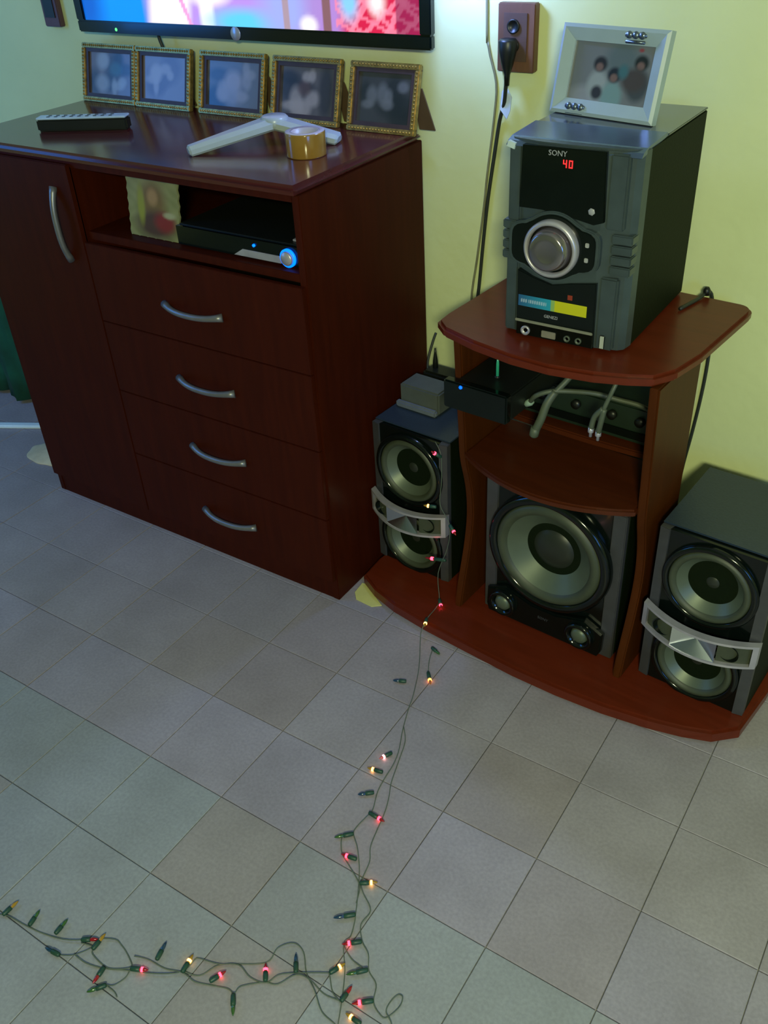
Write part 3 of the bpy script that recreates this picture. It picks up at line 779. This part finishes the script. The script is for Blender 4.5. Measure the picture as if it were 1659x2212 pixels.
# dial housing
ov = []
for k in range(72):
    a = 2 * math.pi * k / 72; ca, sa = abs(math.cos(a)), abs(math.sin(a))
    r_w = ((ca / .078) ** 5 + (sa / .037) ** 5) ** (-1 / 5)
    r_ = (max(r_w, .045) ** 10 + .0565 ** 10) ** (1 / 10) if r_w < .062 else r_w
    ov.append((hx_(-.634) + r_ * math.cos(a), hz_(.937) + r_ * math.sin(a)))
def scale_poly(p, f, c): return [((q[0] - c[0]) * f + c[0], (q[1] - c[1]) * f + c[1]) for q in p]
kc = (hx_(-.634), hz_(.937))
prism('dial_surround', scale_poly(ov, 1.09, kc), FY - .007, FY + .012, M_dgrey, hf, 'y', bev=.002)
prism('dial_plate', ov, FY - .0095, FY - .006, M_bgloss, hf, 'y', bev=.001)
lathe('dial_ring', [(.050, 0), (.050, .010), (.046, .015), (.042, .013), (.041, .006)], (kc[0], FY - .0095, kc[1]), M_silver, hf, (0, -1, 0), 56, (False, False))
lathe('volume_dial', [(.041, 0), (.037, .010), (.034, .024), (.030, .028), (.018, .026), (0, .025)], (kc[0], FY - .0095, kc[1]),
      mat('dial_metal', (.30, .27, .29), .18, metal=.85, var=.04), hf, (0, -1, 0), 56, (False, False))
for dz in (.014, -.012): box('button', (kc[0] + .060, kc[0] + .067, FY - .0115, FY - .009, kc[1] + dz - .004, kc[1] + dz + .004), M_txt, hf, bev=.001)
# ribbed blocks beside the dial
for (a, b) in ((.082, .119), (-.120, -.088)):
    for k in range(4):
        z0 = hz_(.902) + k * .018
        yb = -.1535 if a > 0 else -.1535
        box('rib', (a, b, yb - .006, -.125, z0, z0 + .0155), M_dgrey, hf, bev=.002)
lp = prism('deck_panel', [(hx_(-.701), hz_(.886)), (hx_(-.70), hz_(.762)), (hx_(-.549), hz_(.762)), (hx_(-.551), hz_(.884)), (hx_(-.60), hz_(.876)), (hx_(-.634), hz_(.868)), (hx_(-.67), hz_(.876))], FY - .003, FY + .010, M_bgloss, hf, 'y', bev=.001)
def sticker(s, t):
    c = mixc((.02, .09, .22), (.02, .30, .42), min(1, s / .45)) if s < .48 else (.55, .52, .01)
    if s < .42 and .35 < t < .7 and (int(s * 90) % 3) and s > .03: c = mixc(c, (.5, .62, .7), .6)
    if .48 < s < .54: c = (.25, .42, .12)
    return c
print_panel('sticker', .133, .021, 90, 10, sticker, M_print, lp, (hx_(-.6975), FY - .0036, hz_(.819)))
prism('red_mark', [(hx_(-.602), hz_(.846)), (hx_(-.593), hz_(.846)), (hx_(-.593), hz_(.855)), (hx_(-.602), hz_(.855))], FY - .0036, FY - .003, mat('red_print', (.25, .03, .01), .5), lp, 'y')
text_mesh('series_lettering', 'GENEZI', .008, M_txt, lp, (hx_(-.632), FY - .0035, hz_(.807)), (math.pi / 2, 0, 0))
box('divider_strip', (hx_(-.702), hx_(-.550), FY - .0062, FY - .003, hz_(.7885), hz_(.7935)), mat('olive_strip', (.22, .22, .16), .4), lp, bev=.001)
lathe('headphone_jack', [(.009, 0), (.009, .003), (.006, .003), (.004, .0), (0, 0)], (hx_(-.681), FY - .003, hz_(.772)), M_silver, lp, (0, -1, 0), 20, (False, False))
box('tape_button', (hx_(-.648), hx_(-.620), FY - .006, FY - .003, hz_(.766), hz_(.779)), mat('beige_button', (.22, .20, .15), .4), lp, bev=.001)
for xx in (-.598, -.576): lathe('mic_jack', [(.006, 0), (.006, .003), (.004, .003), (.003, 0), (0, 0)], (hx_(xx), FY - .003, hz_(.772)), M_cable, lp, (0, -1, 0), 16, (False, False))
box('pillar', (hx_(-.546), hx_(-.514), -.1605, -.140, .006, hz_(.896)), M_dgrey, hf, bev=.003)
box('pillar', (hx_(-.546), hx_(-.514), -.1605, -.140, hz_(.978), HB - .006), M_dgrey, hf, bev=.003)
box('pillar', (hx_(-.728), hx_(-.704), -.155, -.138, .006, HB - .006), M_dgrey, hf, bev=.003)
box('highlight_pill', (hx_(-.537), hx_(-.527), -.1635, -.1608, .008, .034), mat('pale_highlight', (.42, .44, .36), .4), hf, bev=.002)  # pale pill paints in a highlight on the pillar
prism('corner_label', [(hx_(-.732), HB - .012), (hx_(-.718), HB - .016), (hx_(-.716), HB - .006), (hx_(-.730), HB - .003)], -.158, -.150, mat('pale_sticker', (.5, .6, .58), .5), hf, 'y')

# white frame on top of the hi-fi
wf_ = thing('white_photo_stand', 'white photo frame with dark ornaments standing on stereo unit', 'picture frame', (-.640, 1.634, 1.1098), math.radians(-12))
wl = math.radians(-13)
W2, H2 = .106, .144
def tl(o): o.rotation_euler = (wl, 0, 0); return o
# bevelled frame: outer edge low, wide sloping face
bm = bmesh.new()
outer = [(-W2, 0), (W2, 0), (W2, H2), (-W2, H2)]; i_ = .026
mid = [(-W2 + .006, .006), (W2 - .006, .006), (W2 - .006, H2 - .006), (-W2 + .006, H2 - .006)]
inn = [(-W2 + i_, i_), (W2 - i_, i_), (W2 - i_, H2 - i_), (-W2 + i_, H2 - i_)]
loops = [[(p[0], .012, p[1]) for p in outer], [(p[0], -.002, p[1]) for p in outer], [(p[0], -.005, p[1]) for p in mid], [(p[0], .003, p[1]) for p in inn], [(p[0], .011, p[1]) for p in inn]]
L = [[bm.verts.new(c) for c in lp_] for lp_ in loops]
for a, b in zip(L, L[1:] + L[:1]):
    for k in range(4): bm.faces.new((a[k], a[(k + 1) % 4], b[(k + 1) % 4], b[k]))
bmesh.ops.recalc_face_normals(bm, faces=bm.faces[:])
tl(new_obj('frame_border', bm, M_wframe, wf_))
def people(s, t):
    c = (.15, .16, .17)
    c = mixc(c, (.10, .13, .14), blob(s, t, .62, .75, .2, .3))
    c = mixc(c, (.24, .25, .27), blob(s, t, .22, .05, .20, .20))          # white cloth at lower left
    for cx, cy, shirt, hair in ((.36, .58, (.27, .30, .30), (.02, .02, .025)), (.56, .42, (.16, .26, .26), (.015, .02, .03)), (.86, .66, (.05, .06, .07), (.015, .02, .02))):
        c = mixc(c, shirt, blob(s, t, cx, cy - .32, .13, .27, .25))
        c = mixc(c, hair, blob(s, t, cx, cy + .06, .085, .13, .25))
        c = mixc(c, (.16, .10, .09), blob(s, t, cx - .005, cy + .01, .045, .07, .3))
    c = mixc(c, (.03, .03, .04), blob(s, t, .37, .15, .07, .12, .3))
    c = mixc(c, (.06, .05, .05), blob(s, t, .80, .42, .15, .2, .3))
    c = mixc(c, (.05, .13, .15), blob(s, t, .66, .55, .06, .12, .4))
    c = mixc(c, (.25, .05, .06), blob(s, t, .83, .93, .03, .03, .4))
    return c
tl(print_panel('photograph', 2 * (W2 - i_), H2 - 2 * i_, 70, 60, people, M_photo, wf_, (-W2 + i_, .007, i_)))
tl(box('back_board', (-W2 + .004, W2 - .004, .0122, .0150, .004, H2 - .004), M_black, wf_))
M_pew = mat('pewter', (.16, .2, .24), .3, metal=.8, var=.4, scale=300)
for cx, cz in ((.042, H2 - .011), (-.053, .013)):
    bm = bmesh.new()
    for k in range(3):
        b_lathe(bm, [(.0062, 0), (.0055, .003), (0, .0042)], (cx + (k - 1) * .0125, -.0030, cz), (0, -1, 0), 12, (False, False))
    b_box(bm, cx - .021, cx + .021, -.0042, -.0015, cz - .0035, cz + .0035, bev=.001)
    b_box(bm, cx - .019, cx + .019, -.0030, 0.0, cz - .013, cz - .008, bev=.001)
    tl(new_obj('ornament', bm, M_pew, wf_, True))
bm = bmesh.new()
b_prism(bm, [(.052, .082), (.060, .082), (.092, .0006), (.084, .0006)], .050, .070, 'x')
bmesh.ops.transform(bm, matrix=Matrix.Identity(4), verts=bm.verts[:])
for v in bm.verts: v.co.y -= .022
new_obj('easel_strut', bm, M_black, wf_)

# ------------------------------------------------------------------ things in the stand's upper compartment
def stl(name, label, cat, u, v, z, rz=0.0): return thing(name, label, cat, sl(u, v, z), SR + rz)
rc = stl('receiver_box', 'wide dark green-black receiver on the upper shelf of stand', 'receiver', .0, .150, .5155)
box('case', (-.165, .172, 0, .12, .003, .082), mat('dark_green_case', (.010, .022, .012), .4), rc, bev=.003)
box('front_strip', (-.15, .16, -.003, -.0003, .012, .030), M_bgloss, rc, bev=.001)
for sx in (-.14, .15):
    for sy in (.02, .12): lathe('foot', [(.009, 0), (.009, .0035)], (sx, sy, 0), M_black, rc, seg=12)
for xx in (-.1, -.02, .06, .12): lathe('knob', [(.010, 0), (.010, .008), (0, .009)], (xx, -.0003, .055), M_black, rc, (0, -1, 0), 18)
tb = stl('set_top_box', 'black set-top box with blue light jutting from the stand', 'set-top box', -.1285, -.040, .5982)
box('case', (-.068, .058, .014, .22, 0, .056), M_black, tb, bev=.003)
box('front_bezel', (-.088, .058, -.006, .0137, -.001, .060), M_bgloss, tb, bev=.003)
lathe('blue_light', [(0, .003), (.0034, .002), (.0038, 0)], (-.046, -.0062, .053), mat('blue_led_small', (0, 0, .5), .4, emit=(.0, .10, 1.0), estr=2.5), tb, (0, -1, 0), 12)
gr = stl('green_reflex', 'thin glowing green stick imitating a light reflex in the stand', 'reflex', -.132, .02, .6553)  # added glowing stick imitates a green light reflex
lathe('reflex_stick', [(.0030, 0), (.0030, .030), (.0015, .045)], (0, 0, 0), mat('green_reflex_glow', (.02, .25, .12), .2, emit=(.05, .6, .3), estr=.12), gr, seg=8)
lathe('reflex_stick_base', [(.006, 0), (.006, .004)], (0, 0, 0), M_black, gr, seg=10)
cb = stl('audio_cable', 'grey audio cable with two plugs hanging below the top board', 'cable', .12, -.05, .66)
def rs(pts, o):
    inv = o.matrix_basis.inverted() if False else None
    M_ = Matrix.Translation(o.location) @ Matrix.Rotation(o.rotation_euler.z, 4, 'Z')
    Mi = M_.inverted()
    return [tuple(Mi @ sl(*p)) for p in pts]
bpy.context.view_layer.update()
tube('cord', rs([(.125, .01, .7295), (.122, -.005, .71), (.112, -.01, .675), (.102, -.002, .645), (.09, .02, .63)], cb), .0042, M_cable, cb, seg=8)
tube('cord', rs([(.112, -.01, .672), (.108, -.012, .640), (.104, -.008, .620)], cb), .0055, M_cable, cb, seg=8)
tube('cord', rs([(.110, -.01, .672), (.094, -.008, .650), (.088, -.006, .622)], cb), .0055, M_cable, cb, seg=8)
for p in ((.104, -.008, .619), (.088, -.006, .621)):
    q = rs([p], cb)[0]; lathe('plug', [(.0055, .004), (.0058, -.006), (.003, -.008), (.003, -.016)], q, M_silver, cb, seg=12)
c2 = stl('ribbon_cable', 'pale grey ribbon of cable draped over the receiver front', 'cable', -.03, .13, .60)
bpy.context.view_layer.update()
tube('cord', rs([(-.062, .03, .617), (-.045, .02, .640), (-.02, .03, .652), (.01, .05, .652), (.05, .08, .645), (.09, .10, .634), (.13, .12, .622), (.16, .135, .60)], c2), .005, M_cable, c2, seg=8)
tube('cord', rs([(-.012, .035, .652), (-.020, .02, .630), (-.026, .012, .600), (-.036, .010, .572)], c2), .0085, M_cable, c2, seg=8)
tube('cord', rs([(-.012, .035, .650), (.0, .05, .668), (.02, .08, .70), (.04, .16, .71)], c2), .006, M_cable, c2, seg=8)
q = rs([(-.064, .03, .615)], c2)[0]; lathe('plug', [(.007, -.008), (.0075, .004), (.004, .010)], q, mat('pale_green_plug', (.3, .42, .32), .3), c2, (1, .2, .6), 12)
q = rs([(-.037, .010, .571)], c2)[0]; lathe('plug', [(.0095, .006), (.0095, -.012), (.006, -.016)], q, M_cable, c2, (.2, 0, 1), 12)

# cord end hooked over the back of the top board, right of the hi-fi, and down the wall
cd = thing('speaker_cord', 'dark cord hooked over the stand top, running down right wall', 'cord', (-.44, 1.78, .757))
tube('cord', rel([(-.47, 1.70, .7612), (-.455, 1.76, .7612), (-.447, 1.797, .764), (-.440, 1.810, .750), (-.432, 1.818, .68), (-.430, 1.823, .60), (-.432, 1.824, .52), (-.438, 1.824, .43), (-.446, 1.824, .34), (-.45, 1.824, .25), (-.45, 1.824, .15)], cd), .0036, M_cord, cd, seg=8)
lathe('cord_clip', [(.007, -.006), (.0075, .004), (.004, .010)], (-.007, .010, .010), M_black, cd, (0, 0, 1), 12)

# things on the left speaker
ad = thing('adapter_box', 'grey plastic adapter box with pale front lip on left speaker', 'box', (-1.02, 1.640, .4331), SR)
box('body', (-.056, .056, -.022, .045, .0, .056), M_grey, ad, bev=.004)
box('front_lip', (-.060, .056, -.036, -.0222, .0, .016), M_greyl, ad, bev=.004)
rt = thing('wireless_router', 'small black router with one upright antenna behind grey adapter', 'router', (-1.005, 1.735, .4331), SR)
box('body', (-.065, .065, -.026, .024, 0, .050), M_black, rt, bev=.006)
lathe('antenna', [(.007, 0), (.006, .02), (.003, .040), (.002, .052)], (-.046, .005, .048), M_black, rt, seg=12)
tube('cord', [(-.065, .0, .025), (-.080, .02, .05), (-.082, .045, .09), (-.082, (.06), .11)], .003, M_cord, rt, seg=6)
cl = thing('plastic_lid', 'round beige plastic cap lying on the black router', 'cap', (-.968, 1.742, .4835), SR)
lathe('cap', [(.024, 0), (.024, .010), (.021, .013), (0, .014)], (0, 0, 0), mat('olive_cap', (.10, .11, .07), .5), cl, seg=24)

# ------------------------------------------------------------------ floor oddments
bm = bmesh.new()
b_prism(bm, [(-.040, .030), (-.036, -.010), (-.018, -.030), (.030, -.034), (.050, -.018), (.02, .00), (-.01, .030)], .0005, .0025, 'z')
o = tag(new_obj('paper_scrap', bm, M_paper), 'yellow paper scrap on floor between dresser and stand base', 'paper'); o.location = (-1.055, 1.408, 0)
bm = bmesh.new()
bmesh.ops.create_icosphere(bm, subdivisions=4, radius=1.0)
rr = random.Random(4)
ph = [(rr.uniform(0, 6), rr.uniform(2, 6), rr.uniform(2, 6)) for _ in range(6)]
for v in bm.verts:
    x, y, z = v.co; w_ = sum(math.sin(a + x * b + y * c) for a, b, c in ph) / 6
    v.co = Vector((x * (.085 + .018 * w_), y * (.055 + .014 * w_), max(0, z) * (.012 + .007 * w_) + (.0005 if z > 0 else 0)))
o = tag(new_obj('cream_rag', bm, M_cream, smooth=True), 'crumpled cream rag on the floor left of the dresser', 'rag'); o.location = (-2.335, 1.462, .0005)
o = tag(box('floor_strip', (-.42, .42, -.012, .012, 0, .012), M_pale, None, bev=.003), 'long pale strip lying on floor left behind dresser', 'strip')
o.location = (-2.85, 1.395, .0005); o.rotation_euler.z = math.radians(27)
# dark green cloth hanging over a low rail left of the dresser
bm = bmesh.new(); n = 60; g = []
for k in range(n + 1):
    x = -3.3 + 1.12 * k / n
    g.append([bm.verts.new((x, 1.665 + .018 * math.sin(k * .75) * (1 - .5 * j / 8) + .008 * math.sin(k * 1.9 + j), .015 + .74 * j / 8)) for j in range(9)])
for a, b in zip(g, g[1:]):
    for j in range(8): bm.faces.new((a[j], b[j], b[j + 1], a[j + 1]))
cu = thing('hanging_cloth', 'dark green cloth hanging in folds left of the dresser', 'cloth', (-2.75, 1.67, 0))
o = new_obj('cloth', bm, M_cloth, cu, True); o.location = (2.75, -1.67, 0)
sm_ = o.modifiers.new('thick', 'SOLIDIFY'); sm_.thickness = .003
tube('rail', [(-.58, 0, .76), (.58, 0, .76)], .008, M_prop, cu, seg=10, n=1)
for s in (-.56, .56): tube('rail_bracket', [(s, 0, .76), (s, .158, .76)], .006, M_prop, cu, seg=8, n=1)

# ------------------------------------------------------------------ string of lights
BULBS = [(-0.788,1.250,-0.763,1.220,'orange',1),(-0.815,1.201,-0.835,1.191,'blue',0),(-0.821,1.322,-0.803,1.315,'green',0),(-0.734,1.016,-0.746,0.992,'pink',1),(-0.723,0.965,-0.756,0.958,'amber',1),(-0.711,0.915,-0.735,0.894,'blue',0),(-0.693,0.871,-0.656,0.869,'red',1),(-0.692,0.817,-0.718,0.791,'green',1),(-0.656,0.775,-0.687,0.769,'red',1),(-0.624,0.738,-0.597,0.756,'amber',1),(-0.596,0.685,-0.625,0.659,'blue',0),(-0.559,0.650,-0.585,0.628,'red',1),(-0.574,0.577,-0.562,0.602,'amber',1),(-0.523,0.615,-0.549,0.589,'green',1),(-0.531,0.549,-0.530,0.578,'red',0),(-0.487,0.578,-0.514,0.555,'red',1),(-0.484,0.537,-0.514,0.538,'amber',1),(-0.622,0.548,-0.642,0.574,'blue',0),(-0.656,0.510,-0.675,0.534,'red',1),(-0.688,0.466,-0.665,0.439,'green',1),(-0.735,0.461,-0.725,0.484,'red',1),(-1.132,0.355,-1.130,0.388,'amber',0),(-1.075,0.367,-1.081,0.393,'green',0),(-1.023,0.381,-1.025,0.411,'green',0),(-0.975,0.398,-0.950,0.414,'red',0),(-0.945,0.396,-0.947,0.428,'amber',0),(-0.986,0.359,-1.018,0.355,'blue',0),(-0.837,0.441,-0.845,0.473,'blue',0),(-0.864,0.407,-0.836,0.421,'red',1),(-0.785,0.448,-0.790,0.481,'amber',1),(-0.904,0.385,-0.900,0.361,'red',0),(-0.878,0.366,-0.897,0.340,'green',1)]
WIRES = [
 [(-0.815,1.255),(-0.781,1.176),(-0.769,1.136),(-0.749,1.081),(-0.726,1.030),(-0.716,0.994),(-0.713,0.956),(-0.707,0.921),(-0.691,0.880),(-0.693,0.860),(-0.697,0.834),(-0.693,0.818),(-0.670,0.797),(-0.645,0.767),(-0.630,0.744),(-0.611,0.712),(-0.597,0.686),(-0.591,0.674),(-0.582,0.649),(-0.583,0.630),(-0.554,0.592),(-0.532,0.552),(-0.515,0.518),(-0.500,0.488)],
 [(-0.818,1.322),(-0.806,1.286),(-0.789,1.252)],
 [(-0.750,1.087),(-0.728,1.057),(-0.713,1.010),(-0.695,0.953),(-0.681,0.923),(-0.670,0.892),(-0.660,0.850),(-0.649,0.810),(-0.634,0.785),(-0.627,0.751),(-0.622,0.738),(-0.607,0.725),(-0.579,0.706),(-0.579,0.676),(-0.559,0.651),(-0.538,0.638),(-0.522,0.616),(-0.499,0.603),(-0.486,0.576),(-0.468,0.566),(-0.456,0.568),(-0.447,0.592),(-0.450,0.607),(-0.459,0.608),(-0.464,0.594),(-0.461,0.575),(-0.443,0.563),(-0.422,0.537)],
 [(-0.693,0.818),(-0.708,0.803),(-0.689,0.774),(-0.666,0.760),(-0.636,0.745),(-0.620,0.733),(-0.608,0.704)],
 [(-0.583,0.630),(-0.557,0.617),(-0.526,0.613)],
 [(-1.164,0.343),(-1.138,0.354),(-1.120,0.360),(-1.083,0.365),(-1.042,0.372),(-0.993,0.387),(-0.933,0.427),(-0.909,0.429),(-0.879,0.419),(-0.866,0.409),(-0.886,0.394),(-0.907,0.388),(-0.940,0.391),(-0.949,0.400),(-0.973,0.395)],
 [(-0.988,0.360),(-0.965,0.373),(-0.949,0.400),(-0.948,0.415)],
 [(-0.967,0.374),(-0.937,0.374),(-0.904,0.385),(-0.868,0.403),(-0.819,0.425),(-0.787,0.450),(-0.784,0.477),(-0.778,0.482),(-0.744,0.491),(-0.725,0.504),(-0.677,0.537),(-0.675,0.566),(-0.657,0.587),(-0.634,0.584),(-0.608,0.558),(-0.578,0.541),(-0.548,0.520),(-0.518,0.516),(-0.487,0.504)],
 [(-0.875,0.426),(-0.851,0.435),(-0.817,0.439),(-0.784,0.449),(-0.757,0.448),(-0.735,0.457),(-0.704,0.469),(-0.688,0.468),(-0.686,0.483),(-0.659,0.509),(-0.637,0.518),(-0.620,0.546),(-0.596,0.552),(-0.563,0.546),(-0.533,0.550)],
 [(-0.786,0.451),(-0.758,0.461),(-0.743,0.489),(-0.713,0.508),(-0.683,0.503),(-0.655,0.511),(-0.641,0.535),(-0.582,0.573),(-0.573,0.575),(-0.553,0.556),(-0.532,0.548)],
 [(-0.866,0.409),(-0.862,0.392),(-0.868,0.372),(-0.879,0.366),(-0.861,0.366),(-0.850,0.362)],
]
sg = thing('string_lights', 'dark green string of small coloured lights trailing across the tiles', 'string lights', (-.7, .8, 0))
OX, OY = -.7, .8
for wi, wpts in enumerate(WIRES):
    r_ = .0010
    pts = [(x - OX, y - OY, .0025 + .0016 * math.sin(k * 1.7 + wi)) for k, (x, y) in enumerate(wpts)]
    if wi == 0:
        up = [sl(-.300, .040, .442), sl(-.278, .030, .42), sl(-.272, .022, .36), sl(-.27, .012, .30), sl(-.232, -.006, .27), sl(-.240, -.004, .20), sl(-.262, -.012, .12), sl(-.256, -.018, .046), sl(-.250, -.040, .0385), sl(-.245, -.085, .0385), sl(-.243, -.110, .020), sl(-.240, -.120, .004)]
        pts = [(p.x - OX, p.y - OY, p.z) for p in up] + pts
    tube('wire', pts, r_, M_wire, sg, seg=5, n=5)
COLS = {'red': (.30, .004, .012), 'pink': (.6, .12, .12), 'amber': (.36, .20, .015), 'orange': (.45, .12, .01), 'green': (.03, .10, .02), 'blue': (.008, .04, .09)}
EM = {'red': (1, .03, .06), 'pink': (1, .45, .45), 'amber': (1, .42, .08), 'orange': (1, .25, .04), 'green': (.8, .7, .1), 'blue': (.4, .7, .9)}
def light_bulb(base, tip, col, lit):
    A = Vector(base); B = Vector(tip); d = B - A; L_ = max(d.length, .030); d.normalize()
    A = A - Vector(sg.location); k = L_
    sk = lathe('socket', [(.0030, 0), (.0040, k * .06), (.0044, k * .30), (.0042, k * .52), (.0030, k * .54)], A, M_sock, sg, d, 10)
    gl = lathe('bulb', [(.0028, k * .54), (.0034, k * .66), (.0030, k * .80), (.0015, k * .95), (0, k * 1.02)], A,
               mat('bulb_' + col, COLS[col], .2, coat=.5, var=.03), sk, d, 10, (False, False))
    gl['label'] = '%s glass light tip, %s' % (col, 'lit' if lit else 'unlit')
    if lit:
        st_ = {'green': 3.0}.get(col, 9.0)
        q = .0042 if col != 'green' else .0026
        lathe('filament_glow', [(0, k * .54), (q, k * .60), (q, k * .70), (0, k * .76)], A, mat('glow_' + col, EM[col], .5, emit=EM[col], estr=st_), sk, d, 10, (False, False))
for x0, y0, x1, y1, col, lit in BULBS: light_bulb((x0, y0, .0050), (x1, y1, .0055), col, lit)
for p0, p1, col in ((sl(-.275, .026, .418), sl(-.288, .010, .436), 'red'), (sl(-.232, -.006, .27), sl(-.215, -.014, .262), 'red'), (sl(-.245, -.004, .16), sl(-.30, -.012, .150), 'red'),
                    (sl(-.256, -.018, .046), sl(-.244, -.030, .044), 'red'), (sl(-.245, -.085, .0405), sl(-.238, -.100, .041), 'amber'), (sl(-.272, -.0, .30), sl(-.288, -.006, .30), 'amber')):
    light_bulb(p0, p1, col, 1)
